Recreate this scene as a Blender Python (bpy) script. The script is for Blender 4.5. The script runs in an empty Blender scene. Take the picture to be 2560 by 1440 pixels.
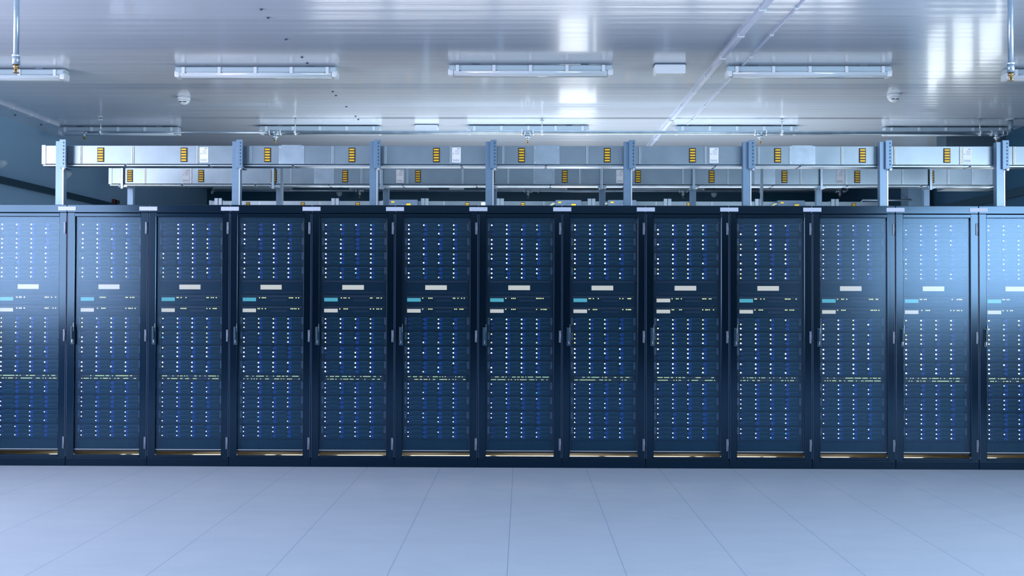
import bpy, bmesh, math, random
from mathutils import Vector, Matrix
random.seed(11)
SC = bpy.context.scene
COL = SC.collection

# ------------------------------------------------------------------ camera
F = 2500.0
CAMZ = 1.197
Yc = Vector((26, -33, -F)).normalized()
Xc = Vector((1, -0.0026, 0)); Xc = (Xc - Yc * Xc.dot(Yc)).normalized()
Zc = Xc.cross(Yc)
R = Matrix((Xc, Yc, Zc))
CAMLOC = Vector((0, 0, CAMZ))
cd = bpy.data.cameras.new('camera'); cam = bpy.data.objects.new('camera', cd); COL.objects.link(cam)
cd.sensor_width = 36; cd.lens = F / 2560 * 36; cd.clip_start = .05; cd.clip_end = 200
cam.matrix_world = Matrix.Translation(CAMLOC) @ R.to_4x4()
SC.camera = cam

def ray(x, y): return (R @ Vector(((x - 1280) / F, (720 - y) / F, -1))).normalized()
def at_Y(x, y, Y):
    d = ray(x, y); return CAMLOC + d * (Y / d.y)
def at_Z(x, y, Z):
    d = ray(x, y); return CAMLOC + d * ((Z - CAMZ) / d.z)
def at_X(x, y, X):
    d = ray(x, y); return CAMLOC + d * (X / d.x)

# ------------------------------------------------------------------ materials
def mat(name, col, rough=.5, metal=0., emit=None, es=1., spec=.5, noise=0., nscale=8., coat=0., nstretch=(1, 1, 1), tint=None):
    m = bpy.data.materials.new(name); m.use_nodes = True
    nt = m.node_tree; b = nt.nodes['Principled BSDF']
    b.inputs['Base Color'].default_value = (*col, 1)
    b.inputs['Roughness'].default_value = rough
    b.inputs['Metallic'].default_value = metal
    b.inputs['Specular IOR Level'].default_value = spec
    b.inputs['Coat Weight'].default_value = coat
    b.inputs['Coat Roughness'].default_value = .15
    if tint: b.inputs['Specular Tint'].default_value = (*tint, 1)
    if emit:
        b.inputs['Emission Color'].default_value = (*emit, 1)
        b.inputs['Emission Strength'].default_value = es
    if noise > 0:
        tc = nt.nodes.new('ShaderNodeTexCoord'); mp = nt.nodes.new('ShaderNodeMapping')
        mp.inputs['Scale'].default_value = nstretch
        n = nt.nodes.new('ShaderNodeTexNoise'); n.inputs['Scale'].default_value = nscale; n.inputs['Detail'].default_value = 5
        r = nt.nodes.new('ShaderNodeValToRGB')
        r.color_ramp.elements[0].position = .3; r.color_ramp.elements[1].position = .7
        r.color_ramp.elements[0].color = (*[c * (1 - noise) for c in col], 1)
        r.color_ramp.elements[1].color = (*[min(1, c * (1 + noise)) for c in col], 1)
        nt.links.new(tc.outputs['Object'], mp.inputs['Vector']); nt.links.new(mp.outputs[0], n.inputs['Vector'])
        nt.links.new(n.outputs['Fac'], r.inputs['Fac']); nt.links.new(r.outputs['Color'], b.inputs['Base Color'])
        mr = nt.nodes.new('ShaderNodeMapRange'); mr.inputs['To Min'].default_value = max(.02, rough * .8); mr.inputs['To Max'].default_value = min(1, rough * 1.2)
        nt.links.new(n.outputs['Fac'], mr.inputs['Value']); nt.links.new(mr.outputs[0], b.inputs['Roughness'])
    return m

M = {}
M['rack'] = mat('black_powder_coat', (.0001, .0028, .0075), .17, 0, spec=.85, tint=(.33, .63, 1))
M['rack_in'] = mat('rack_interior_black', (.001, .004, .009), .6)
M['plinth'] = mat('plinth_black', (.0003, .005, .013), .35, tint=(.3, .6, 1))
M['chassis'] = mat('server_chassis', (.0004, .007, .018), .5, tint=(.3, .6, 1))
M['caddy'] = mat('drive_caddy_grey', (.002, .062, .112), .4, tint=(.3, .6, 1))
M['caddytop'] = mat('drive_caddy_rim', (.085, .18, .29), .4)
M['latch'] = mat('blue_latch', (.001, .11, .66), .4)
M['ear'] = mat('mounting_ear_grey', (.16, .28, .46), .45)
M['hole'] = mat('dark_hole', (.003, .006, .012), .7)
M['bezel'] = mat('bezel_navy', (.001, .02, .048), .35, tint=(.3, .6, 1))
M['bezel_hi'] = mat('bezel_ridge', (.03, .055, .11), .35)
M['slot'] = mat('disc_tray_grey', (.025, .05, .11), .45)
M['led'] = mat('led_white', (.8, .9, .85), .4, emit=(.78, .98, .92), es=4.5)
M['led_y'] = mat('led_yellow', (.8, .9, .6), .4, emit=(.90, 1, .42), es=2.0)
M['led_g'] = mat('led_green', (.5, .9, .6), .4, emit=(.62, 1, .60), es=2.0)
M['led_c'] = mat('led_cyan', (.4, .8, .9), .4, emit=(.30, .78, .90), es=2.6)
M['led_d'] = mat('led_unlit', (.25, .38, .62), .3, emit=(.12, .24, .50), es=1.2)  # slight emission painted on unlit leds for their bluish glints
M['disp'] = mat('display_cream', (.7, .7, .65), .3, emit=(.76, .80, .76), es=1.15)
M['disp_c'] = mat('display_cyan', (.1, .4, .5), .3, emit=(.10, .52, .68), es=1.2)
M['dispframe'] = mat('display_frame', (.002, .01, .02), .4)
M['hinge'] = mat('hinge_metal', (.14, .19, .27), .35, .3)
M['handle'] = mat('handle_dark', (.008, .045, .085), .3)
M['chrome'] = mat('lock_chrome', (.6, .66, .75), .2, .9)
M['plate'] = mat('joining_plate_grey', (.42, .5, .64), .5)
M['galv'] = mat('galvanised_steel', (.37, .49, .59), .34, .75, noise=.12, nscale=9)
M['galv_d'] = mat('galvanised_duct', (.25, .34, .41), .33, .78, noise=.08, nscale=5)
M['galv_hi'] = mat('bright_steel_edge', (.72, .82, .88), .3, .7)
M['post'] = mat('blue_grey_post', (.17, .29, .43), .4, .5, noise=.06, nscale=12)
M['postdk'] = mat('post_slot_dark', (.02, .09, .17), .5)
M['blk'] = mat('outlet_frame_black', (.006, .012, .014), .45)
M['yel'] = mat('outlet_yellow', (.86, .52, .02), .45, noise=.12, nscale=30)
M['stk'] = mat('sticker_yellow', (.85, .60, .02), .5)
M['white'] = mat('white_plastic', (.66, .76, .84), .35)
M['paper'] = mat('label_paper', (.80, .87, .93), .5)
M['print'] = mat('label_print', (.22, .32, .45), .6)
M['housing'] = mat('lamp_housing', (.42, .56, .66), .4)
M['diff'] = mat('lamp_diffuser', (.60, .72, .82), .12, coat=.5)
M['brass'] = mat('brass', (.50, .36, .16), .3, .9)
M['red'] = mat('red_plastic', (.16, .02, .03), .4)
M['boxgrey'] = mat('tapoff_box_grey', (.10, .17, .27), .5)
M['tray'] = mat('cream_base_tray', (.80, .66, .36), .6, noise=.06, nscale=6)
M['seam'] = mat('seam_strip_blue', (.055, .105, .20), .35)  # lighter strips painted in as door-edge highlights
M['cable'] = mat('cable_black', (.006, .01, .016), .6)
M['wire'] = mat('grounding_wire', (.5, .6, .45), .4)
M['screw'] = mat('screw_dark', (.06, .10, .15), .4, .6)
M['seal'] = mat('trunking_pale', (.52, .60, .74), .4)
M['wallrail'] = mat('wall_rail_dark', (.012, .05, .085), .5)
M['glassframe'] = mat('window_frame_white', (.6, .68, .75), .4)

# perforated door sheet: the fine holes are far below a millimetre on the picture, so open area = transparency
def mesh_sheet():
    m = bpy.data.materials.new('perforated_sheet'); m.use_nodes = True
    nt = m.node_tree; b = nt.nodes['Principled BSDF']; out = nt.nodes['Material Output']
    b.inputs['Base Color'].default_value = (.0006, .010, .024, 1)
    b.inputs['Roughness'].default_value = .24; b.inputs['IOR'].default_value = 1.82
    b.inputs['Specular IOR Level'].default_value = 1.0; b.inputs['Specular Tint'].default_value = (.34, .63, 1, 1)
    t = nt.nodes.new('ShaderNodeBsdfTransparent'); mx = nt.nodes.new('ShaderNodeMixShader')
    mx.inputs[0].default_value = .33
    nt.links.new(t.outputs[0], mx.inputs[1]); nt.links.new(b.outputs[0], mx.inputs[2]); nt.links.new(mx.outputs[0], out.inputs['Surface'])
    return m
M['sheet'] = mesh_sheet()

def line_mask(nt, sock, offset, pitch, half):
    """1 on a line of half width 'half' repeated every pitch, 0 elsewhere"""
    a = nt.nodes.new('ShaderNodeMath'); a.operation = 'SUBTRACT'; nt.links.new(sock, a.inputs[0]); a.inputs[1].default_value = offset
    p = nt.nodes.new('ShaderNodeMath'); p.operation = 'PINGPONG'; nt.links.new(a.outputs[0], p.inputs[0]); p.inputs[1].default_value = pitch / 2
    c = nt.nodes.new('ShaderNodeMath'); c.operation = 'LESS_THAN'; nt.links.new(p.outputs[0], c.inputs[0]); c.inputs[1].default_value = half
    return c.outputs[0]

def floor_mat():
    m = bpy.data.materials.new('floor_tiles'); m.use_nodes = True
    nt = m.node_tree; b = nt.nodes['Principled BSDF']
    tc = nt.nodes.new('ShaderNodeTexCoord'); sp = nt.nodes.new('ShaderNodeSeparateXYZ'); nt.links.new(tc.outputs['Object'], sp.inputs[0])
    lx = line_mask(nt, sp.outputs['X'], -.064, .5225, .0022)
    ly = line_mask(nt, sp.outputs['Y'], 5.54, .5225, .0018)
    n = nt.nodes.new('ShaderNodeTexNoise'); n.inputs['Scale'].default_value = 3.5; n.inputs['Detail'].default_value = 8
    mp = nt.nodes.new('ShaderNodeMapping'); mp.inputs['Scale'].default_value = (1, 2.2, 1)
    nt.links.new(tc.outputs['Object'], mp.inputs[0]); nt.links.new(mp.outputs[0], n.inputs['Vector'])
    r = nt.nodes.new('ShaderNodeValToRGB')
    r.color_ramp.elements[0].position = .25; r.color_ramp.elements[1].position = .75
    r.color_ramp.elements[0].color = (.29, .362, .455, 1); r.color_ramp.elements[1].color = (.318, .39, .484, 1)
    nt.links.new(n.outputs['Fac'], r.inputs[0])
    m1 = nt.nodes.new('ShaderNodeMixRGB'); m1.inputs[2].default_value = (.12, .19, .30, 1)
    s1 = nt.nodes.new('ShaderNodeMath'); s1.operation = 'MULTIPLY'; s1.inputs[1].default_value = .62; nt.links.new(lx, s1.inputs[0])
    nt.links.new(s1.outputs[0], m1.inputs[0]); nt.links.new(r.outputs[0], m1.inputs[1])
    m2 = nt.nodes.new('ShaderNodeMixRGB'); m2.inputs[2].default_value = (.24, .31, .43, 1)
    s2 = nt.nodes.new('ShaderNodeMath'); s2.operation = 'MULTIPLY'; s2.inputs[1].default_value = .45; nt.links.new(ly, s2.inputs[0])
    nt.links.new(s2.outputs[0], m2.inputs[0]); nt.links.new(m1.outputs[0], m2.inputs[1])
    nt.links.new(m2.outputs[0], b.inputs['Base Color'])
    b.inputs['Roughness'].default_value = .55; b.inputs['Specular IOR Level'].default_value = .25
    return m
M['floor'] = floor_mat()

def ceil_mat():
    m = bpy.data.materials.new('ceiling_ribbed_panels'); m.use_nodes = True
    nt = m.node_tree; b = nt.nodes['Principled BSDF']
    tc = nt.nodes.new('ShaderNodeTexCoord'); sp = nt.nodes.new('ShaderNodeSeparateXYZ'); nt.links.new(tc.outputs['Object'], sp.inputs[0])
    ly = line_mask(nt, sp.outputs['Y'], 6.37, 1.25, .0035)
    mx = nt.nodes.new('ShaderNodeMixRGB'); mx.inputs[1].default_value = (.58, .66, .76, 1); mx.inputs[2].default_value = (.80, .87, .93, 1)
    nt.links.new(ly, mx.inputs[0]); nt.links.new(mx.outputs[0], b.inputs['Base Color'])
    b.inputs['Roughness'].default_value = .2; b.inputs['Specular IOR Level'].default_value = .75
    b.inputs['Coat Weight'].default_value = .35; b.inputs['Coat Roughness'].default_value = .08
    # shallow roll-formed ribs across the room: fine waves of varying depth
    w = nt.nodes.new('ShaderNodeTexWave'); w.wave_type = 'BANDS'; w.bands_direction = 'Y'; w.inputs['Scale'].default_value = 2.6
    w.inputs['Distortion'].default_value = 0
    nt.links.new(tc.outputs['Object'], w.inputs['Vector'])
    mp = nt.nodes.new('ShaderNodeMapping'); mp.inputs['Scale'].default_value = (.12, 3.0, 1)
    nt.links.new(tc.outputs['Object'], mp.inputs[0])
    n = nt.nodes.new('ShaderNodeTexNoise'); n.inputs['Scale'].default_value = 2.0; n.inputs['Detail'].default_value = 3
    nt.links.new(mp.outputs[0], n.inputs['Vector'])
    mul = nt.nodes.new('ShaderNodeMath'); mul.operation = 'MULTIPLY_ADD'; mul.inputs[1].default_value = .12
    nt.links.new(w.outputs['Fac'], mul.inputs[0]); nt.links.new(n.outputs['Fac'], mul.inputs[2])
    bp = nt.nodes.new('ShaderNodeBump'); bp.inputs['Strength'].default_value = .6; bp.inputs['Distance'].default_value = .006
    nt.links.new(mul.outputs[0], bp.inputs['Height']); nt.links.new(bp.outputs[0], b.inputs['Normal'])
    return m
M['ceil'] = ceil_mat()
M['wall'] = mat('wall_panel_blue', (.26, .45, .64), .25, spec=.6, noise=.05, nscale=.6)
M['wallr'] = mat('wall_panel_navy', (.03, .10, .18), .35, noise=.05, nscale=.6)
M['wallback'] = mat('wall_back_navy', (.002, .065, .12), .45, noise=.15, nscale=.5)  # navy colour carries the light falloff at the far wall
M['wallfront'] = mat('wall_front_dark', (.003, .010, .022), .6)
M['bulk'] = mat('bulkhead_grey', (.07, .12, .17), .5)
M['column'] = mat('column_blue_grey', (.20, .33, .47), .45)

# ------------------------------------------------------------------ mesh helpers
class MB:
    def __init__(s): s.bm = bmesh.new(); s.mats = []
    def mi(s, m):
        if m not in s.mats: s.mats.append(m)
        return s.mats.index(m)
    def _fin(s, faces, m, smooth=False):
        i = s.mi(m)
        for f in faces: f.material_index = i; f.smooth = smooth
    def box(s, x0, x1, y0, y1, z0, z1, m, bev=0.):
        v = [s.bm.verts.new((x, y, z)) for x in (x0, x1) for y in (y0, y1) for z in (z0, z1)]
        q = [(0, 1, 3, 2), (4, 6, 7, 5), (0, 4, 5, 1), (2, 3, 7, 6), (0, 2, 6, 4), (1, 5, 7, 3)]
        fs = [s.bm.faces.new([v[i] for i in a]) for a in q]
        s._fin(fs, m)
        if bev > 0:
            es = list({e for f in fs for e in f.edges})
            r = bmesh.ops.bevel(s.bm, geom=es, offset=bev, segments=2, affect='EDGES', profile=.6)
            s._fin(r['faces'], m)
        return s
    def prism(s, prof, a0, a1, m, axis='x', smooth=False):
        """closed profile (list of 2D) swept along an axis; profile is (y,z) for x, (x,z) for y, (x,y) for z"""
        def P(u, v, a):
            return (a, u, v) if axis == 'x' else ((u, a, v) if axis == 'y' else (u, v, a))
        A = [s.bm.verts.new(P(u, v, a0)) for u, v in prof]; B = [s.bm.verts.new(P(u, v, a1)) for u, v in prof]
        n = len(prof)
        fs = [s.bm.faces.new((A[i], A[(i + 1) % n], B[(i + 1) % n], B[i])) for i in range(n)]
        s._fin(fs, m, smooth)
        s._fin([s.bm.faces.new(A), s.bm.faces.new(B[::-1])], m)
        return s
    def tube(s, pts, r, m, seg=12, cap=True):
        pts = [Vector(p) for p in pts]; rings = []
        for i, p in enumerate(pts):
            t = (pts[min(i + 1, len(pts) - 1)] - pts[max(i - 1, 0)]).normalized()
            u = t.cross(Vector((0, 0, 1)) if abs(t.z) < .9 else Vector((0, 1, 0))).normalized(); w = t.cross(u)
            rr = r[i] if isinstance(r, (list, tuple)) else r
            rings.append([s.bm.verts.new(p + (u * math.cos(a) + w * math.sin(a)) * rr) for a in [2 * math.pi * k / seg for k in range(seg)]])
        fs = []
        for a, b in zip(rings, rings[1:]):
            for k in range(seg): fs.append(s.bm.faces.new((a[k], a[(k + 1) % seg], b[(k + 1) % seg], b[k])))
        s._fin(fs, m, True)
        if cap: s._fin([s.bm.faces.new(rings[0]), s.bm.faces.new(rings[-1][::-1])], m)
        return s
    def lathe(s, prof, m, c=(0, 0, 0), seg=20):
        """prof: (radius, z) from top to bottom about the z axis"""
        return s.tube([(c[0], c[1], c[2] + z) for r, z in prof], [max(r, .0002) for r, z in prof], m, seg)
    def data(s, name):
        bmesh.ops.recalc_face_normals(s.bm, faces=s.bm.faces)
        me = bpy.data.meshes.new(name); s.bm.to_mesh(me); s.bm.free()
        for m in s.mats: me.materials.append(m)
        return me
    def obj(s, name, parent=None, loc=(0, 0, 0)):
        return link(name, s.data(name), parent, loc)

def link(name, data, parent=None, loc=(0, 0, 0)):
    o = bpy.data.objects.new(name, data); COL.objects.link(o); o.location = loc
    if parent: o.parent = parent
    return o
def tag(o, label, cat, group=None, kind=None):
    o['label'] = label; o['category'] = cat
    if group: o['group'] = group
    if kind: o['kind'] = kind
    return o
def thing(name, label, cat, loc=(0, 0, 0), group=None, sx=1.):
    o = link(name, None, None, loc); o.scale.x = sx; o.empty_display_size = .05
    return tag(o, label, cat, group)
def struct(name, mb, loc=(0, 0, 0)):
    o = mb.obj(name, None, loc); o['kind'] = 'structure'; return o
ORD = ['first', 'second', 'third', 'fourth', 'fifth', 'sixth', 'seventh', 'eighth', 'ninth', 'tenth', 'eleventh', 'twelfth', 'thirteenth']

# ------------------------------------------------------------------ the room
CEIL = CAMZ + 1.83
XL, XR, YB, YF = -5.2, 5.2, 16.4, -4.2
struct('floor', MB().box(XL - .1, XR + .1, YF - .1, YB + .1, -.1, 0, M['floor']))
struct('ceiling', MB().box(XL - .1, XR + .1, YF - .1, YB + .1, CEIL, CEIL + .1, M['ceil']))
struct('wall_back', MB().box(XL - .1, XR + .1, YB, YB + .1, 0, CEIL, M['wallback']))
struct('wall_front', MB().box(XL - .1, XR + .1, YF - .1, YF, 0, CEIL, M['wallfront']))
# side walls, each with an unseen window band added for the side lights
WIN = {'left': (1.6, 6.3, 1.05, 2.86), 'right': (.2, 5.2, 1.15, 2.42)}
for side, X0, X1 in (('left', XL - .1, XL), ('right', XR, XR + .1)):
    y0, y1, z0, z1 = WIN[side]
    w = MB()
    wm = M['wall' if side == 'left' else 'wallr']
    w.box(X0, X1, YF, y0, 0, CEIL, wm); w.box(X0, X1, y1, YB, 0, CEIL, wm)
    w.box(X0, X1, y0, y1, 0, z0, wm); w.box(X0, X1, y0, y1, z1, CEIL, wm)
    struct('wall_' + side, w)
    f = MB()
    xi = X1 if side == 'left' else X0
    fx0, fx1 = min(xi, xi + (.03 if side == 'left' else -.03)), max(xi, xi + (.03 if side == 'left' else -.03))
    for a, b in ((y0 - .04, y0), (y1, y1 + .04)): f.box(fx0, fx1, a, b, z0 - .04, z1 + .04, M['glassframe'])
    for a, b in ((z0 - .04, z0), (z1, z1 + .04)): f.box(fx0, fx1, y0, y1, a, b, M['glassframe'])
    for k in range(1, 4):
        yy = y0 + (y1 - y0) * k / 4; f.box(fx0, fx1, yy - .02, yy + .02, z0, z1, M['glassframe'])
    struct('window_1' if side == 'left' else 'window_2', f)  # window frames added around the unseen side lights

def area(name, loc, rot, sx, sy, power, col, spread=None):
    l = bpy.data.lights.new(name, 'AREA'); l.shape = 'RECTANGLE'; l.size = sx; l.size_y = sy; l.energy = power; l.color = col
    if spread: l.spread = spread
    o = bpy.data.objects.new(name, l); COL.objects.link(o); o.location = loc; o.rotation_euler = rot
    return o
PI = math.pi
# side lights added in the window openings to put haze on the end racks
y0, y1, z0, z1 = WIN['left']
area('window_daylight', (XL - .02, (y0 + y1) / 2, (z0 + z1) / 2), (0, -PI / 2, 0), z1 - z0, y1 - y0, 280, (1.0, .90, .97))
y0, y1, z0, z1 = WIN['right']
area('window_daylight', (XR + .02, (y0 + y1) / 2, (z0 + z1) / 2), (0, PI / 2, 0), z1 - z0, y1 - y0, 325, (.86, .92, 1.0))
# unseen fill lights added over the front aisle, above and behind the camera
for yy in (-2.4, 0.6, 3.6):
    area('aisle_luminaire', (0, yy, CEIL - .05), (0, 0, 0), 8.0, .5, 34, (.82, .92, 1.0))
# hidden lights added in the rear and front aisles to brighten the ceiling
area('rear_aisle_uplight', (.6, 10.3, 1.5), (PI, 0, 0), 5.6, .7, 105, (.92, .95, 1.0))
area('front_aisle_uplight', (0, .6, 2.3), (PI, 0, 0), 8.0, .5, 150, (.84, .91, 1.0))
# bare light panels added where ceiling streaks suggest glazed doors
for yy in (11.1, 11.8, 12.55): area('door_daylight', (XR - .02, yy, 1.8), (0, PI / 2, 0), .75, .52, 4.2, (.85, .95, 1.0))
area('door_daylight', (.9, YB - .02, .85), (-PI / 2, 0, 0), .6, 1.65, 11, (.9, .95, 1.0))
area('rear_aisle_downlight', (0, 9.4, 1.7), (0, 0, 0), 8.4, .4, 60, (1.0, .93, .80))
area('rear_aisle_floor_light', (0, 9.35, .42), (-PI / 2, 0, 0), 9.0, .3, 80, (1.0, .88, .64))  # low unseen light added to brighten the gap under the racks

wd = bpy.data.worlds.new('world'); SC.world = wd; wd.use_nodes = True
wd.node_tree.nodes['Background'].inputs[0].default_value = (.35, .5, .75, 1)
wd.node_tree.nodes['Background'].inputs[1].default_value = .05

# right bulkhead, column, dark wall strips
struct('trim_1', MB().box(at_Y(2366, 440, 10.8).x, XR, 10.8, 11.05, at_Y(2450, 472, 10.8).z, CEIL, M['bulk']))
ca, cb = at_Y(2271, 480, 12.6), at_Y(2320, 480, 12.6)
struct('trim_2', MB().box(ca.x, cb.x, 12.6, 12.85, 0, CEIL, M['column']))
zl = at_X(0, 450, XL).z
struct('trim_3', MB().box(XL, XL + .05, 5, YB, zl - .035, zl + .03, M['wallrail']))  # dark strip along the left wall
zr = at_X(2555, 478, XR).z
struct('trim_4', MB().box(XR - .05, XR, 5, YB, zr - .05, zr + .03, M['wallrail']))  # shadow band on the right wall, put in as a dark strip

# ------------------------------------------------------------------ racks
YR = 7.2                      # front plane of the racks
PX = 346.0
B = [-35, 168, 371, 575, 779, 987.6, 1196, 1405.5, 1614.5, 1823, 2030.5, 2238.5, 2446.5, 2655]
BX = [at_Y(b, 530, YR).x for b in B]
H = 1.888
def rack_meshes():
    d = {}
    b = MB()
    for s in (-1, 1):
        b.box(min(s * .2985, s * .285), max(s * .2985, s * .285), .034, .98, .058, 1.83, M['rack_in'])
        b.box(min(s * .285, s * .2485), max(s * .285, s * .2485), .036, .075, .058, 1.83, M['rack_in'])   # front jamb
        b.box(min(s * .285, s * .2175), max(s * .285, s * .2175), .064, .10, .19, 1.83, M['rack_in'])     # mounting rail
        b.box(min(s * .285, s * .2175), max(s * .285, s * .2175), .0755, .10, .106, .19, M['rack_in'])  # added block closing a light leak beside the bottom filler
    b.box(-.285, .285, .90, .98, .30, 1.83, M['rack_in'])
    b.box(-.285, .285, .062, .12, .186, .1895, M['rack_in'])  # added plate that stops rear light above the bottom filler
    d['cabinet_body'] = b.data('cabinet_body')
    d['roof'] = MB().box(-.2985, .2985, 0, .98, 1.831, H, M['rack'], .003).data('roof')
    d['plinth'] = MB().box(-.2985, .2985, .003, .98, 0, .0575, M['plinth'], .002).data('plinth')
    d['base_tray'] = MB().box(-.284, .284, .06, .96, .0578, .062, M['tray']).data('base_tray')  # added plate, cream colour standing in for the warm-lit floor below
    # door frame: outer rectangle, opening, chamfered all round
    f = MB(); X, XI, Z0, Z1, ZI0, ZI1 = .2965, .2425, .0585, 1.8285, .083, 1.801
    c = .0035
    def stile(x0, x1):
        f.prism([(x0 + c, 0), (x1 - c, 0), (x1, c), (x1, .03), (x0, .03), (x0, c)], Z0, Z1, M['rack'], 'z')
    stile(-X, -XI); stile(XI, X)
    f.prism([(0, ZI1 + c), (0, Z1 - c), (c, Z1), (.03, Z1), (.03, ZI1), (c, ZI1)], -XI, XI, M['rack'], 'x')
    f.prism([(0, Z0 + c), (0, ZI0 - c), (c, ZI0), (.03, ZI0), (.03, Z0), (c, Z0)], -XI, XI, M['rack'], 'x')
    for sx_ in (-1, 1):
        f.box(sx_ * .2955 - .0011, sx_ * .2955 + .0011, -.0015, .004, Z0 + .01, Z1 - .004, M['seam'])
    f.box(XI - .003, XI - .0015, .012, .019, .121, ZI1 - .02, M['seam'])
    d['door'] = f.data('door')
    s = MB(); s.box(-XI, XI, .018, .0195, .121, ZI1, M['sheet']); d['mesh_panel'] = s.data('mesh_panel')
    s = MB(); s.box(-XI, XI, .016, .026, .117, .1205, M['galv_hi']); s.box(-XI, XI, .018, .03, .103, .117, M['rack_in']); d['bottom_rail'] = s.data('bottom_rail')
    h = MB(); h.box(-.007, .007, -.006, .002, -.043, .043, M['hinge'], .002)
    h.tube([(.0055, -.0065, -.043), (.0055, -.0065, .043)], .0035, M['hinge'], 8); d['hinge'] = h.data('hinge')
    h = MB(); h.box(-.0145, .0145, -.007, 0, -.066, .066, M['handle'], .003); h.box(-.008, .006, -.022, -.007, -.03, .062, M['handle'], .004)
    h.box(.008, .0105, -.012, -.007, .03, .088, M['galv']); d['handle'] = h.data('handle')
    h = MB(); h.tube([(0, -.014, .006), (0, -.006, .006)], .0062, M['chrome'], 14); h.box(-.0035, .0035, -.013, -.006, -.018, .004, M['chrome'], .001); d['lock'] = h.data('lock')
    # ventilated filler panels with vertical slots
    for nm, z0, z1 in (('top_filler_panel', 1.765, 1.806), ('bottom_filler_panel', .106, .1885)):
        p = MB(); p.box(-.2352, .2352, .052, .074, z0, z1, M['bezel'])
        n = 30
        for k in range(n):
            x = -.22 + .44 * (k + .5) / n
            p.box(x - .0035, x + .0035, .0505, .0521, z0 + .008, z1 - .008, M['caddy'])
        d[nm] = p.data(nm)
    g = MB(); pts = [(.236 - .018 * math.sin(a), .046, 1.737 + .032 * math.cos(a)) for a in [PI * k / 12 for k in range(-1, 13)]]
    g.tube(pts, .0013, M['wire'], 6); d['grounding_wire'] = g.data('grounding_wire')
    cb = MB()
    cb.tube([(-.20, .50, .10), (-.10, .42, .082), (.03, .48, .078), (.16, .62, .09)], .014, M['cable'], 10)
    cb.tube([(-.22, .40, .075), (-.13, .44, .074), (-.02, .60, .074), (.02, .9, .074)], .011, M['cable'], 10)
    d['power_cable'] = cb.data('power_cable')
    return d
RM = rack_meshes()
RACKNAME = []
for i in range(13):
    RACKNAME.append('leftmost rack' if i == 0 else 'rightmost rack' if i == 12 else ORD[i] + ' rack from the left')
desc = {0: 'black server rack cut by the left picture edge, pale reflection on its mesh door',
        12: 'black server rack cut by the right picture edge, its mesh door washed with white reflection',
        11: 'black server rack with bright hazy mesh door, twelfth from the left',
        1: 'black server rack with lavender haze on its mesh door, second from the left'}
racks = []
for i in range(13):
    x0, x1 = BX[i], BX[i + 1]; sx = (x1 - x0) / .600
    t = thing('server_rack', desc.get(i, f'tall black server rack with closed mesh door, {ORD[i]} from the left'), 'server rack', ((x0 + x1) / 2, YR, 0), 'server racks standing in a row', sx)
    racks.append((t, sx))
    for nm in ('cabinet_body', 'roof', 'plinth', 'base_tray', 'top_filler_panel', 'bottom_filler_panel', 'grounding_wire'):
        link(nm, RM[nm], t)
    c = link('power_cable', RM['power_cable'], t, (random.uniform(-.06, .06), 0, 0))
    if i % 2: c.scale.x = -1
    dr = link('door', RM['door'], t)
    link('mesh_panel', RM['mesh_panel'], dr)
    link('bottom_rail', RM['bottom_rail'], dr)
    for z in (1.197 - (572 - 753) / PX, 1.197 - (841 - 753) / PX, 1.197 - (1109 - 753) / PX):
        link('hinge', RM['hinge'], dr, (.2855, 0, z))
    link('handle', RM['handle'], dr, (-.252, 0, 1.197 - (841 - 753) / PX))
    l = link('lock', RM['lock'], dr, (-.252, 0, 1.197 - (853 - 753) / PX)); l['label'] = 'chrome key lock'

# joining plates over the seams between racks
pl = MB().box(-.065, .065, -.003, 0, -.0145, .0145, M['plate'], .001).data('joining_plate')
for i in range(1, 13):
    o = link('joining_plate', pl, None, (BX[i], YR - .0005, 1.197 - (523.7 - 753) / PX))
    tag(o, f'pale grey joining plate over the seam between {ORD[i-1]} and {ORD[i]} rack from the left', 'plate', 'joining plates along the rack tops')

# ------------------------------------------------------------------ rack equipment
SP = 343.6
def zy(y): return 1.197 - (y - 753) / SP
YS = YR + .05
W2 = .2335
def caddy_mesh(blue):
    b = MB(); w = .1045; h = .0272
    # origin: left top front corner of the caddy; face slopes back at the top to a rim in painted highlight colour
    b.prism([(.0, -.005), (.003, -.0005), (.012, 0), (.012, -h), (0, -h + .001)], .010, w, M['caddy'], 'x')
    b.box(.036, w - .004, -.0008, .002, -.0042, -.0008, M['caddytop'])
    b.box(0, .010, .002, .012, -h, 0, M['chassis'])
    if blue: b.box(.0135, .0355, -.003, .004, -h + .0015, -.001, M['latch'], .001)
    else: b.box(.0135, .0355, -.0015, .004, -h + .0015, -.001, M['latch_dim'])
    for k in range(5):
        b.box(.046 + k * .011, .051 + k * .011, -.0004, .0015, -h + .006, -h + .011, M['chassis'])
    return b.data('drive_caddy')
M['latch_dim'] = mat('blue_latch_dim', (.002, .05, .27), .45)
def chassis_mesh(h):
    b = MB(); b.box(-W2 + .017, W2 - .017, .009, .62, 0, h, M['chassis'])
    b.box(-W2 + .017, W2 - .017, .004, .009, 0, .010, M['bezel'])
    for k in (1, 2, 3):
        x = -W2 + .0185 + .1086 * k - .0012
        b.box(x - .0006, x + .0006, -.001, .009, .006, h - .002, M['caddytop'])
    return b.data('chassis')
def ear_mesh(h, s):
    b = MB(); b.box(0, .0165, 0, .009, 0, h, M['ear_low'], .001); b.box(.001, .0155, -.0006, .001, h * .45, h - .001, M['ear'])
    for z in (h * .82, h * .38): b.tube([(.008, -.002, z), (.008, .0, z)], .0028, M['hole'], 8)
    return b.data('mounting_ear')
M['ear_low'] = mat('mounting_ear_shadow_grey', (.022, .05, .09), .5)
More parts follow.
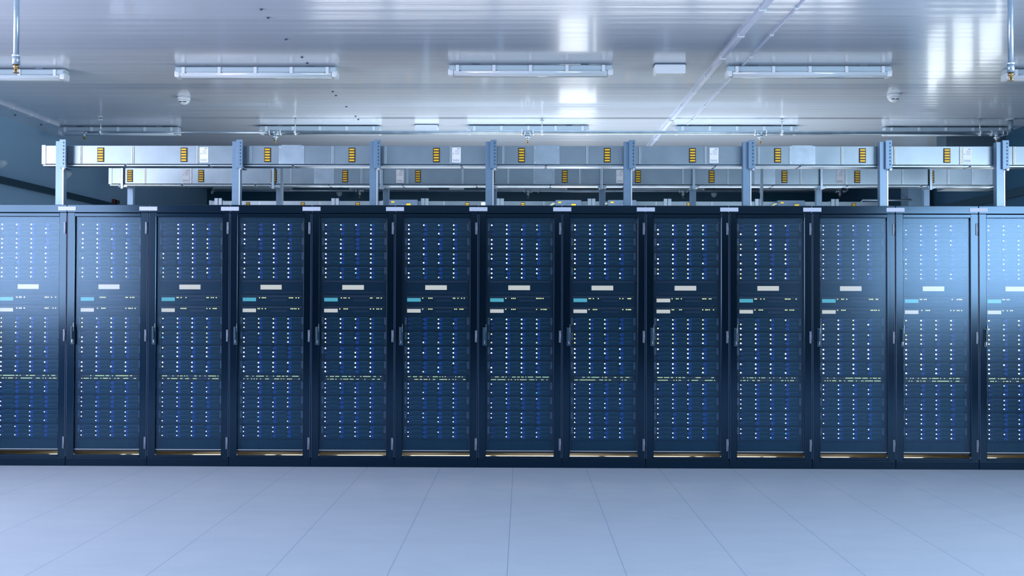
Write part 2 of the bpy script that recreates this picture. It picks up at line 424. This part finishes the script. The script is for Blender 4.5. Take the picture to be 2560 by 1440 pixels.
def led_mesh(r, m):
    b = MB(); b.tube([(0, -.0035, 0), (0, -.0005, 0), (0, .003, 0)], [r * .55, r, r], m, 10); return b.data('status_led')
HS = .1015
CAD = {True: caddy_mesh(True), False: caddy_mesh(False)}
CH = chassis_mesh(HS); EAR = ear_mesh(HS - .006, 1)
LED = {}
for k, m in (('w', 'led'), ('y', 'led_y'), ('g', 'led_g'), ('c', 'led_c')):
    LED[k, 1] = led_mesh(.0056, M[m]); LED[k, 0] = led_mesh(.0040, M[m])
LED['d', 1] = LED['d', 0] = led_mesh(.0026, M['led_d'])

def storage(i, k, ytop, grp, nth):
    rk, sx = racks[i]; zt = zy(ytop)
    t = thing('storage_server', f'twelve-drive storage server, {nth} in the {RACKNAME[i]}', 'server', (rk.location.x, YS, zt - HS), 'storage servers mounted in the racks', sx)
    link('chassis', CH, t)
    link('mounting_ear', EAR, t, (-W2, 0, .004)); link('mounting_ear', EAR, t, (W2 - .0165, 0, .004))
    for c in range(4):
        for r in range(3):
            cd_ = link('drive_caddy', CAD[c > 0], t, (-W2 + .0185 + .1086 * c, 0, HS - .0025 - .0309 * r))
            p = {'A': .66, 'B': .66, 'C': .62}[grp]
            if i == 0 and grp == 'C': p = .45
            if c in HOT[i]: p += .25
            on = random.random() < p
            kind = 'd'
            if on:
                q = random.random()
                warm = .55 if grp == 'B' and k < 2 else .35 if grp == 'A' and k == 3 else .08 if grp != 'C' else .0
                kind = 'y' if q < warm else 'c' if q > .985 else 'g' if q > .95 and grp != 'C' else 'w'
            big = 1 if grp != 'C' and not (i > 9 and grp == 'A') else 0
            link('status_led', LED[kind, big], cd_, (.0104 - .001, -.001, -.0131))
HOT = [random.sample(range(4), 2) for _ in range(13)]

# units with a display
def du_meshes():
    d = {}
    h = .104
    b = MB(); b.box(-W2 + .017, W2 - .017, .008, .55, 0, h, M['chassis'])
    b.box(-W2 + .004, W2 - .004, .002, .008, 0, h, M['bezel'])
    b.prism([(-.004, h - .013), (-.001, h - .003), (.004, h), (.004, h - .018)], -W2 + .012, W2 - .012, M['bezel_hi'], 'x')
    b.prism([(-.003, .013), (-.001, .018), (.004, .018), (.004, .010)], -W2 + .03, W2 - .03, M['bezel_hi'], 'x')
    d['main_chassis'] = b.data('chassis')
    b = MB(); b.box(-.082, .082, -.002, .003, -.021, .021, M['dispframe'], .001); d['dframe'] = b.data('display_frame')
    b = MB(); b.box(-.078, .078, -.0028, 0, -.0168, .0168, M['disp'])
    for k in range(26):
        x = -.074 + k * .0059; b.box(x, x + .0008, -.0030, -.002, -.014, .014, M['dispdot'])
    d['disp'] = b.data('display')
    h = .073
    b = MB(); b.box(-W2 + .017, W2 - .017, .006, .5, 0, h, M['chassis'])
    b.box(-W2 + .006, W2 - .006, .001, .006, 0, h - .016, M['bezel'])
    b.prism([(-.005, h - .016), (-.001, h - .004), (.004, h), (.006, h - .018)], -W2 + .012, W2 - .012, M['bezel_hi'], 'x')
    b.box(-W2 + .03, W2 - .03, -.001, .002, .003, .006, M['caddy'])
    d['slim_chassis'] = b.data('chassis')
    for nm, m in (('cy', 'disp_c'), ('wh', 'disp')):
        b = MB(); b.box(-.052, .052, -.003, .001, -.0155, .0155, M['dispframe']); b.box(-.049, .049, -.004, -.002, -.0130, .0130, M[m])
        for k in range(20):
            x = -.046 + k * .0048; b.box(x, x + .0007, -.0043, -.003, -.011, .011, M['dispdot' if nm == 'wh' else 'disp_c'])
        d[nm] = b.data('display')
    d['slot'] = MB().box(-.060, .060, -.002, .002, -.0065, .0065, M['slot'], .001).data('disc_slot')
    h = .044
    b = MB(); b.box(-W2 + .017, W2 - .017, .004, .4, 0, h, M['chassis']); b.box(-W2 + .012, W2 - .012, 0, .004, .001, h - .001, M['blk'])
    d['sw'] = b.data('chassis')
    return d
M['dispdot'] = mat('display_segment', (.5, .5, .45), .4, emit=(.66, .69, .64), es=1.1)
DU = du_meshes()
SLED = {k: led_mesh(.0042, M[m]) for k, m in (('y', 'led_y'), ('w', 'led'), ('d', 'led_d'))}
for v in SLED.values(): v.name = 'indicator_light'

def controller(i):
    rk, sx = racks[i]
    t = thing('storage_controller', f'wide controller with long cream display, in the {RACKNAME[i]}', 'controller', (rk.location.x, YS, zy(737.5)), 'controllers with a cream display', sx)
    link('chassis', DU['main_chassis'], t); fr = link('display_frame', DU['dframe'], t, (-.007, 0, .052))
    link('display', DU['disp'], fr)
def slim(i, which):
    rk, sx = racks[i]; yt = 739 if which == 0 else 766.3
    cy = which == 0 and i != 8
    col = 'cyan' if cy else 'cream'
    t = thing('slim_server', (f'slim server with small {col} display, the {"upper" if which == 0 else "lower"} one in {RACKNAME[i]}'), 'server', (rk.location.x, YS, zy(yt) - .073), 'slim servers with small displays', sx)
    link('chassis', DU['slim_chassis'], t)
    dp = link('display', DU['cy' if cy else 'wh'], t, (-W2 + .067, 0, .040)); dp['label'] = f'lit {col} display'
    link('disc_slot', DU['slot'], t, (.050, 0, .036))
    z = .0525
    base = [-.103, -.092, -.072, -.060, -.048, -.036]
    for x in random.sample(base, 4): link('indicator_light', SLED['w' if i == 0 else 'y'], t, (x, -.0015, z))
    base = [.119, .129, .141, .152, .166, .178, .188, .197]
    for x in random.sample(base, 5): link('indicator_light', SLED['y'], t, (x, -.0015, z))
def switch(i):
    rk, sx = racks[i]
    t = thing('network_switch', f'thin network switch with rows of green lights, in {RACKNAME[i]}', 'network switch', (rk.location.x, YS, zy(953.5)), 'network switches between the servers', sx)
    link('chassis', DU['sw'], t)
    for z in (.0345, .0150):
        on = MB(); off = MB(); st = False; n = 44
        for k in range(n):
            if random.random() < .42: st = not st
            x = -.204 + .408 * k / (n - 1)
            if st: on.tube([(x, -.003, z), (x, .001, z)], .0034, M['led_y' if random.random() < .25 else 'led_g'], 8)
            else: off.tube([(x, -.001, z), (x, .001, z)], .0018, M['led_d'], 6)
        on.obj('port_light_row', t); off.obj('unlit_port_row', t)

for i in range(13):
    n = 0
    for k in range(4): storage(i, k, 558.5 + 36.4 * k, 'A', ORD[k] + ' from the top'); 
    controller(i); slim(i, 0); slim(i, 1)
    for k in range(4): storage(i, k, 793.2 + 36.5 * k, 'B', ORD[k] + ' below the displays')
    switch(i)
    for k in range(4): storage(i, k, 954.2 + 36.45 * k, 'C', ORD[k] + ' below the switch')

# ------------------------------------------------------------------ busbar ducts
def window_mesh(w, h):
    b = MB(); b.box(-w / 2, w / 2, -.006, 0, -h / 2, h / 2, M['blk'], .001)
    return b.data('outlet_frame'), [(-h / 2 + h * (k + .5) / 5) for k in range(5)]
WF, WZ = window_mesh(.049, .108)
slot_me = MB().box(-.0195, .0195, -.008, -.005, -.0062, .0062, M['yel'], .0015).data('outlet_slot')
rib_me = MB().box(-.006, -.002, -.008, 0, -.066, .066, M['galv_hi']).box(.0035, .0065, -.006, 0, -.066, .066, M['galv_hi']).data('joint_rib')
def lab_mesh():
    b = MB(); b.box(-.033, .033, -.003, 0, -.057, .057, M['paper'])
    b.box(.004, .026, -.0034, -.002, .044, .050, M['print']); b.tube([(-.022, -.0036, .010), (-.022, -.002, .010)], .004, M['print'], 8)
    for k in range(7): b.box(-.024 + k * .007, -.021 + k * .007, -.0034, -.002, -.048, -.030 - .002 * (k % 3), M['print'])
    for k in range(4): b.box(-.010, .022, -.0034, -.002, .006 + k * .009, .0085 + k * .009, M['print'])
    return b.data('rating_label')
lab_me = lab_mesh()
DH = .138
def duct(Y, xl_px, xr_px, ylab, wins, labs, ribs, splices, label, s=1.):
    ref = at_Y(1300, ylab, Y); zc = ref.z; z0, z1 = zc - DH / 2, zc + DH / 2
    xa, xb = at_Y(xl_px, ylab, Y).x, at_Y(xr_px, ylab, Y).x
    t = thing('busbar_duct', label, 'busbar duct', (xa, Y, zc), 'busbar ducts over the racks')
    b = MB(); L = xb - xa
    b.box(0, L, 0, .11, -DH / 2, DH / 2, M['galv_d'], .002)
    for e in (0, 1): b.box(.0 if e == 0 else L - .03, .03 if e == 0 else L, -.004, .114, -DH / 2 - .003, DH / 2 + .003, M['galv_d'])
    b.obj('casing', t)
    r = MB(); n = max(1, int(L / .62)); 
    for k in range(n):
        a = .01 + (L - .02) * k / n; c = (L - .02) / n
        r.box(a + .004, a + c - .012, -.012, .10, -DH / 2 - .018, -DH / 2 - .007, M['galv'], .002)
        r.box(a + c - .012, a + c + .004, -.004, .09, -DH / 2 - .014, -DH / 2, M['screw'])
    r.obj('bottom_rail', t)
    for x in splices:
        p0, p1 = at_Y(x[0], ylab, Y).x - xa, at_Y(x[1], ylab, Y).x - xa
        sp = MB(); sp.box(p0, p1, -.004, 0, -DH / 2 + .001, DH / 2 + .001, M['galv'])
        for xx in (p0 + .012, p1 - .012):
            for zz in (-.055, .055): sp.tube([(xx, -.007, zz), (xx, -.003, zz)], .004, M['galv_hi'], 8)
        sp.box(p0 + .02, p1 - .02, .0, .1, DH / 2, DH / 2 + .006, M['galv']); sp.obj('splice_cover', t)
    for x in wins:
        w = link('outlet_frame', WF, t, (at_Y(x, ylab, Y).x - xa, 0, 0))
        for z in WZ: link('outlet_slot', slot_me, w, (0, 0, z * .94))
    for x in labs: link('rating_label', lab_me, t, (at_Y(x, ylab, Y).x - xa, 0, 0))
    for x in ribs: link('joint_rib', rib_me, t, (at_Y(x, ylab, Y).x - xa, 0, 0))
    return z0, z1
Y1, Y2, Y3 = 7.46, 8.70, 11.60
w1 = [252, 460, 669, 880, 1091, 1304, 1518, 1731, 1944, 2156, 2367]
d1 = duct(Y1, 105, 2640, 388, w1, [510, 1141, 1785, 2418], [203, 333, 495, 627, 832, 964, 1127, 1258, 1468, 1600, 1764, 1896, 2105, 2237, 2401, 2534],
          [(697, 761), (1334, 1399), (1973, 2038)], 'long galvanised busbar duct with yellow outlets, upper and nearest one above the racks')
w2 = [325, 503, 685, 863, 1045, 1230, 1412, 1595, 1779, 1961, 2143, 2328]
d2 = duct(Y2, 272, 2492, 441, w2, [465, 1000, 1550, 2100], [363, 478, 728, 904, 1019, 1157, 1271, 1450, 1707, 1820, 2002, 2115, 2256, 2370],
          [(785, 836), (1333, 1387), (1885, 1938), (2428, 2480)], 'galvanised busbar duct with yellow outlets, lower in view behind the nearest duct')
w3 = [620, 757, 894, 1030, 1168, 1307, 1580, 1722, 1860, 2134]
d3 = duct(Y3, 523, 2215, 518, w3, [700, 1210], [650, 800, 1110, 1360, 1640, 1780], [(950, 975), (1545, 1575)], 'far busbar duct just peeking over the tops of the racks')

# uprights: nearest row stands on the rack roofs
def upright(i, px, Y, zb, ztop, dz):
    x = at_Y(px, 450, Y).x
    t = thing('duct_support', f'{ORD[i]} from the left of the tall steel posts on the rack tops', 'post', (x, Y, zb), 'steel posts holding the nearest duct')
    b = MB(); h = ztop - zb; w = .030
    # open C-profile seen from the front
    b.prism([(-w, 0), (w, 0), (w, .05), (w - .004, .05), (w - .004, .004), (-w + .004, .004), (-w + .004, .05), (-w, .05)], 0, h, M['post'], 'z')
    b.box(w - .008, w, -.003, 0, 0, h, M['galv_hi'])
    b.box(-.045, .045, -.01, .06, 0, .006, M['post'])
    b.obj('column', t)
    s = MB(); zz0, zz1 = d1[0] - .035 - zb, h + .010
    s.box(w * .2, w + .022, -.020, -.004, zz0, zz1, M['post'], .001)
    k = 0; z = zz0 + .02
    while z < zz1 - .01:
        s.box(w + .003, w + .012, -.0212, -.0195, z, z + .014, M['postdk']); z += .026
    s.box(w * .2, w + .026, -.02, .10, zz0 - .006, zz0 + .002, M['post'])
    s.obj('slotted_strut', t)
    bo = MB(); bo.tube([(w + .01, -.03, zz0 - .012), (w + .01, .01, zz0 - .012)], .008, M['chrome'], 8); bo.obj('bolt', t)
top1 = at_Y(1225, 354, Y1 - .06).z
for i, px in enumerate([149, 590, 934, 1224, 1570, 1868, 2210, 2502]):
    upright(i, px, Y1 - .06, H, top1, 0)
def hanger(i, px, Y, dd, nm, lab, grp, front=True):
    x = at_Y(px, 490, Y).x
    t = thing('duct_support', f'{ORD[i]} from the left of {lab}', 'post', (x, Y, 0), grp)
    b = MB(); b.box(.0, .052, .115, .155, 0, dd[0] - .002, M['post'], .002); b.box(-.01, .06, .10, .165, 0, .008, M['post']); b.obj('column', t)
    b = MB(); b.box(-.004, .018, -.026, -.012, dd[0] - .045, dd[1] + .03, M['galv'], .002)
    b.box(-.004, .05, -.02, .155, dd[0] - .030, dd[0] - .020, M['galv']); b.box(-.004, .05, -.02, .15, dd[1] + .008, dd[1] + .016, M['galv'])
    b.obj('clamp_bar', t)
    b = MB(); b.box(-.022, -.006, -.026, 0, dd[0] - .034, dd[0] - .012, M['post'], .002); b.obj('clamp', t)
for i, px in enumerate([305, 682, 953, 1226, 1501, 1731, 2050, 2323]):
    hanger(i, px, Y2, d2, '', 'the thinner posts behind, holding the lower duct', 'posts holding the second duct')
for i, px in enumerate([546, 838, 1062, 1250, 1478, 1668, 1896, 2086]):
    t = thing('duct_support', f'{ORD[i]} from the left of the short brackets on the far duct', 'bracket', (at_Y(px, 505, Y3).x, Y3, 0), 'brackets on the far duct')
    b = MB(); b.box(-.042, .0, -.02, -.004, d3[0] - .02, d3[1] + .03, M['galv'], .002); b.box(.006, .046, -.02, -.004, d3[0] - .02, d3[1] + .03, M['galv'], .002)
    b.obj('strut', t)
    b = MB(); b.box(-.03, .03, .118, .158, 0, d3[1] + .02, M['post']); b.box(-.042, .046, -.02, .13, d3[0] - .030, d3[0] - .019, M['galv']); b.obj('column', t)
# tap-off boxes beside the far duct
for i, (a, b_, y) in enumerate([(972, 1043, 499), (1389, 1453, 500), (1520, 1591, 500), (1945, 2012, 501)]):
    p0, p1 = at_Y(a, y, Y3 - .12), at_Y(b_, y, Y3 - .12)
    t = thing('tap_off_box', f'{ORD[i]} from the left of the grey boxes with yellow stickers on the far duct', 'junction box', (p0.x, Y3 - .12, p0.z - .19), 'boxes on the far duct')
    w = p1.x - p0.x
    bb = MB(); bb.box(0, w, 0, .1195, 0, .19, M['boxgrey'], .004); bb.box(w * .42, w * .72, -.006, 0, .02, .15, M['boxgrey'], .002); bb.obj('case', t)
    bb = MB(); bb.box(.03, .065, -.003, 0, .155, .172, M['stk']); bb.obj('sticker', t)
    bb = MB(); bb.box(w * .62, w * .62 + .05, -.009, -.006, .095, .145, M['stk']); bb.obj('warning_sticker', t)
    bb = MB(); bb.tube([(-.10, .03, .05), (-.07, .03, .12), (-.03, .03, .15), (0, .03, .155)], .012, M['wire'], 8); bb.obj('cable', t)
# two slim vertical conduits behind the first duct
for px, lab in ((705, 'slim vertical conduit rising left of centre between racks and ducts'), (1904, 'slim vertical conduit rising beside the sixth tall post')):
    p = at_Y(px, 460, 8.45)
    o = MB().tube([(0, 0, 0), (0, 0, d2[1] + .05)], .013, M['galv'], 12).obj('conduit', None, (p.x, 8.45, 0)); tag(o, lab, 'pipe')

# ------------------------------------------------------------------ ceiling lamps
LL = 1.27
def lamp_meshes():
    d = {}
    b = MB(); b.prism([(-.055, -.055), (-.050, -.020), (-.035, -.010), (.035, -.010), (.050, -.020), (.055, -.055)], -LL / 2 + .01, LL / 2 - .01, M['housing'], 'x')
    for x in (-.42, .42): b.box(x - .03, x + .03, -.02, .02, -.011, 0, M['screw'])
    d['housing'] = b.data('housing')
    b = MB(); b.prism([(-.050, -.0555), (-.052, -.070), (-.040, -.088), (-.020, -.096), (.020, -.096), (.040, -.088), (.052, -.070), (.050, -.0555)], -LL / 2 + .045, LL / 2 - .045, M['diff'], 'x', True)
    d['diffuser'] = b.data('diffuser')
    b = MB(); b.box(-.012, .012, -.062, -.045, -.068, -.018, M['white'], .003); d['clip'] = b.data('clip')
    b = MB(); b.box(-.022, .022, -.052, .052, -.094, -.040, M['white'], .014); d['end_cap'] = b.data('end_cap')
    return d
LM = lamp_meshes()
def lamp(p, label, group, sc=1., detail=True):
    t = thing('ceiling_lamp', label, 'ceiling lamp', (p.x, p.y, CEIL), group)
    link('housing', LM['housing'], t); link('diffuser', LM['diffuser'], t)
    for s in (-1, 1): link('end_cap', LM['end_cap'], t, (s * (LL / 2 - .022), 0, 0))
    if detail:
        for k in range(5): link('clip', LM['clip'], t, (-.56 + .28 * k, 0, 0))
for x, y, lab in ((-31, 172, 'tube lamp on the near ceiling, cut by the left picture edge'), (643, 166, 'tube lamp on the near ceiling, above the fourth rack'),
               (1326, 161, 'tube lamp on the near ceiling in the middle, with a lamp box to its right'), (2020, 164, 'tube lamp on the near ceiling, between the two ceiling cables and the right smoke detector'),
               (2712, 172, 'tube lamp on the near ceiling, cut by the right picture edge')):
    lamp(at_Z(x, y, CEIL), lab, 'tube lamps of the near ceiling row')
for k, (x, y) in enumerate(((300, 316), (802, 314), (1321, 313), (1840, 314), (2360, 317))):
    lamp(at_Z(x, y, CEIL), f'tube lamp above the long pipe, {ORD[k]} from the left in the second row', 'tube lamps of the second ceiling row')
for k, x in enumerate((632, 973, 1318, 1660, 2000)):
    lamp(at_Z(x, 464.5, CEIL), f'faint far tube lamp under the lower duct, {ORD[k]} from the left', 'tube lamps of the far ceiling row', detail=False)
# emergency light
def emergency(p, label, w=.24):
    t = thing('emergency_light', label, 'ceiling lamp', (p.x, p.y, CEIL), 'plain box lights on the ceiling')
    MB().box(-w / 2, w / 2, -.05, .05, -.014, 0, M['screw']).obj('base', t)
    MB().box(-w / 2, w / 2, -.055, .055, -.080, -.006, M['white'], .014).obj('cover', t)
emergency(at_Z(1673, 162, CEIL), 'small white box light on the ceiling beside the diagonal cable trunking')
emergency(at_Z(1067, 312, CEIL), 'white box light between two lamps of the second ceiling row')
emergency(at_Z(1142, 464, CEIL), 'small distant white box light below the lower duct')
# smoke detectors
for x, y, lab in ((460, 243, 'round white smoke detector below the second near lamp from the left'), (2234, 236, 'round white smoke detector below the right near lamp')):
    p = at_Z(x, y, CEIL); t = thing('smoke_detector', lab, 'smoke detector', (p.x, p.y, CEIL), 'smoke detectors on the near ceiling')
    MB().lathe([(.052, 0), (.056, -.006), (.056, -.022), (.052, -.028)], M['white']).obj('base', t)
    MB().lathe([(.050, -.028), (.050, -.036), (.042, -.050), (.030, -.062), (.012, -.068), (.001, -.069)], M['white']).obj('head', t)
    b = MB()
    for s in (-1, 1): b.box(s * .018 - .012, s * .018 + .012, -.047, -.030, -.051, -.046, M['hole'])
    b.obj('sensor_slot', t)
# far detectors (small)
for x, y, lab in ((1785, 488, 'tiny far smoke detector right of the fifth tall post'), (848, 486, 'tiny far smoke detector left of the third tall post')):
    p = at_Y(x, y, 15.9); t = thing('smoke_detector', lab, 'smoke detector', (p.x, 15.9, p.z), 'far smoke detectors hung on rods')
    MB().lathe([(.050, .035), (.050, .015), (.035, -.02), (.015, -.035), (.001, -.036)], M['housing']).obj('head', t)
    MB().tube([(0, 0, .03), (0, 0, CEIL - p.z)], .006, M['screw'], 8).obj('rod', t)

# ------------------------------------------------------------------ cable trunking along the ceiling
def trunk(px, w, h, name, label, y0, y1, clips=True):
    X = at_Z(px, 5, CEIL).x
    t = thing(name, label, 'cable trunking', (X, y0, CEIL), None)
    MB().box(-w / 2, w / 2, 0, y1 - y0, -h, 0, M['seal'], .001).obj('channel', t)
    cm = MB().box(-w / 2 - .006, w / 2 + .006, -.012, .012, -h - .004, 0, M['white'], .001).data('clip')
    y = 6.2 - y0
    while y < y1 - y0:
        if y > .05: link('clip', cm, t, (0, y, 0))
        y += .62
trunk(1917, .032, .022, 'cable_trunking', 'flat pale cable trunking running diagonally across the ceiling', 3, 13.6)
trunk(2003, .011, .011, 'ceiling_conduit', 'thin pale conduit running beside the diagonal trunking', 3, 10.3)
Xl = at_Z(0, 256, CEIL).x
t = thing('cable_trunking', 'pale cable trunking on the left ceiling running down towards the left end lamp', 'cable trunking', (Xl, 3, CEIL))
MB().box(-.02, .02, 0, 7.35, -.022, 0, M['seal'], .001).obj('channel', t)
for y in (6.4, 6.75, 7.1): MB().box(-.026, .026, y - .01, y + .01, -.026, 0, M['white']).obj('clip', t)
# ceiling screws
scr = MB().lathe([(.011, 0), (.011, -.004), (.005, -.010), (.0003, -.011)], M['screw'], seg=10).data('ceiling_screw')
for k, (x, y) in enumerate([(653, 22), (670, 43), (715, 97), (755, 142), (768, 157), (832, 228), (840, 238), (866, 266), (889, 290), (896, 298), (38, 287), (103, 311)]):
    p = at_Z(x, y, CEIL); o = link('ceiling_screw', scr, None, (p.x, p.y, CEIL))
    tag(o, 'tiny screw head in the diagonal line of screws left of the middle lamp' if k < 10 else 'tiny screw head on the far left ceiling beside the pale trunking', 'screw', 'screw heads in a line on the ceiling' if k < 10 else 'screw heads on the left ceiling')

# ------------------------------------------------------------------ sprinkler pipes
def head_mesh(s=1.):
    b = MB(); b.lathe([(.012, 0), (.012, -.02), (.016, -.022), (.016, -.034), (.009, -.036), (.009, -.046)], M['brass'], seg=12)
    b.box(-.010, -.007, -.003, .003, -.066, -.036, M['brass']); b.box(.007, .010, -.003, .003, -.066, -.036, M['brass'])
    b.lathe([(.004, -.046), (.004, -.066), (.018, -.068), (.018, -.071)], M['brass'], seg=12)
    return b.data('sprinkler_head')
HEAD = head_mesh()
def tee(b, x, z, r):
    b.tube([(x - .055, 0, z), (x + .055, 0, z)], r * 1.25, M['galv'], 14)
    for s in (-1, 1): b.tube([(x + s * .055 - .008, 0, z), (x + s * .055 + .008, 0, z)], r * 1.55, M['galv_hi'], 14)
    b.tube([(x, 0, z), (x, 0, z - .045)], r * 1.2, M['galv'], 14); b.tube([(x, 0, z - .040), (x, 0, z - .056)], r * 1.5, M['galv_hi'], 14)
    b.tube([(x, 0, z - .056), (x, 0, z - .075)], [r * 1.2, r * .7], M['galv'], 12)
YP = 10.0
def pipe_row(YP, xs, xe, ypx, heads, hangers, label, r1, r2, xmid, flange):
    p0 = at_Y(xs, ypx, YP); z = at_Y(1300, ypx, YP).z
    X = lambda px: at_Y(px, ypx, YP).x
    t = thing('sprinkler_pipe', label, 'pipe', (0, YP, 0))
    b = MB(); b.tube([(X(xs), 0, z), (X(xmid), 0, z)], r1, M['galv'], 12); b.tube([(X(xmid), 0, z), (X(xe), 0, z)], r2, M['galv'], 14); b.obj('pipe', t)
    e = MB(); R_ = .045; c = X(xe)
    e.tube([(c + R_ * math.sin(a), 0, z + R_ - R_ * math.cos(a)) for a in [PI / 2 * k / 6 for k in range(7)]] + [(c + R_, 0, CEIL)], r2 * 1.2, M['galv'], 14); e.obj('elbow', t)
    fl = MB(); fl.lathe([(.045, 0), (.045, -.008), (.03, -.014)], M['white'], (c + R_, 0, CEIL)); fl.obj('ceiling_flange', t)
    for px in heads:
        b = MB(); tee(b, X(px), z, r2); b.obj('tee_fitting', t)
        h = link('sprinkler_head', HEAD, t, (X(px), 0, z - .07)); h.scale = (.8, .8, .55); h['label'] = 'brass sprinkler head'
    e = MB(); c0 = X(xs)
    e.tube([(c0 + .03, 0, z), (c0 + .01, 0, z - .004), (c0, 0, z - .02), (c0, 0, z - .05)], r1 * 1.4, M['galv'], 12); e.obj('end_elbow', t)
    h = link('sprinkler_head', HEAD, t, (c0, 0, z - .03)); h.scale = (.9, .9, .6); h['label'] = 'brass sprinkler head'
    for px in hangers:
        h = MB(); h.tube([(X(px), 0, z - r2), (X(px), 0, CEIL)], .005, M['galv_hi'], 8)
        h.tube([(X(px) - .012, 0, z), (X(px) + .012, 0, z)], r2 * 1.45, M['galv_hi'], 14)
        h.box(X(px) - .022, X(px) + .022, -.012, .012, CEIL - .022, CEIL - .012, M['galv_hi']); h.obj('hanger', t)
pipe_row(YP, 211, 2515, 331.5, [688, 1319, 1901, 2492], [252, 738, 1355, 1955, 2450], 'long galvanised sprinkler pipe above the ducts, bent up at its right end', .010, .020, 688, True)
pipe_row(15.2, 530, 2112, 477.5, [899, 1320, 1708, 2100], [1345, 1900], 'far sprinkler pipe seen between the lower duct and the racks', .016, .018, 900, True)
for px, yb, lab in ((40, 177, 'vertical pipe with brass sprinkler hanging down at the top left'), (2527, 197, 'vertical pipe with brass sprinkler hanging down at the top right')):
    Yd = 5.6; p = at_Y(px, yb, Yd); q = at_Y(px + (3 if px < 1000 else -3), 10, Yd)
    t = thing('sprinkler_drop', lab, 'pipe', (p.x, Yd, p.z), 'sprinkler drops near the camera')
    MB().tube([(0, 0, .05), (0, 0, CEIL - p.z)], .0155, M['galv'], 16).obj('pipe', t)
    MB().tube([(0, 0, .035), (0, 0, .085)], .0205, M['galv'], 16).tube([(0, 0, .078), (0, 0, .09)], .0225, M['galv_hi'], 16).obj('coupling', t)
    h = link('sprinkler_head', HEAD, t, (0, 0, .045)); h.scale = (1, 1, .8); h['label'] = 'brass sprinkler head'

# ------------------------------------------------------------------ wall fittings
def wallcam(px, py, label):
    p = at_X(px, py, XL + .08); t = thing('security_camera', label, 'security camera', (XL - .005, p.y, p.z), 'security cameras on the left wall')
    MB().box(0, .03, -.04, .04, .0, .08, M['housing'], .004).obj('bracket', t)
    MB().lathe([(.06, .03), (.065, .0), (.045, -.03), (.02, -.05), (.001, -.055)], M['housing'], (.08, 0, 0)).obj('dome', t)
wallcam(166, 436, 'small whitish dome camera on the left wall under the duct end')
wallcam(2, 408, 'whitish dome camera on the left wall at the picture edge')
p = at_X(288, 505, XL + .03)
t = thing('alarm_sounder', 'small dark red alarm device on the left wall above the second rack', 'alarm', (XL, p.y, p.z))
MB().box(0, .04, -.035, .035, -.045, .035, M['red'], .008).obj('case', t)
MB().lathe([(.03, .02), (.03, -.02)], M['blk'], (.055, 0, 0)).obj('speaker', t)
p = at_Y(2552, 445, 10.79)
o = MB().box(-.035, .035, -.015, 0, -.028, .028, M['white'], .003).obj('switch_box', None, (p.x, 10.8, p.z)); tag(o, 'small white box on the grey bulkhead at the right picture edge', 'switch box')
a, b_ = at_Y(2152, 500, 12.588), at_Y(2278, 499, 12.588)
o = MB().tube([(0, 0, -.12), (0, 0, -.03), (.02, 0, 0), (b_.x - a.x, 0, 0)], .012, M['galv'], 10).obj('conduit', None, (a.x, 12.588, a.z)); tag(o, 'thin horizontal conduit leading left from the square column', 'pipe')

# ------------------------------------------------------------------ output
SC.view_settings.view_transform = 'Standard'; SC.view_settings.look = 'None'
SC.view_settings.gamma = 1; SC.view_settings.use_curve_mapping = False
SC.view_settings.exposure = 0.0
SC.cycles.max_bounces = 8; SC.cycles.transparent_max_bounces = 8
SC.cycles.caustics_reflective = False; SC.cycles.caustics_refractive = False
SC.cycles.sample_clamp_indirect = 6
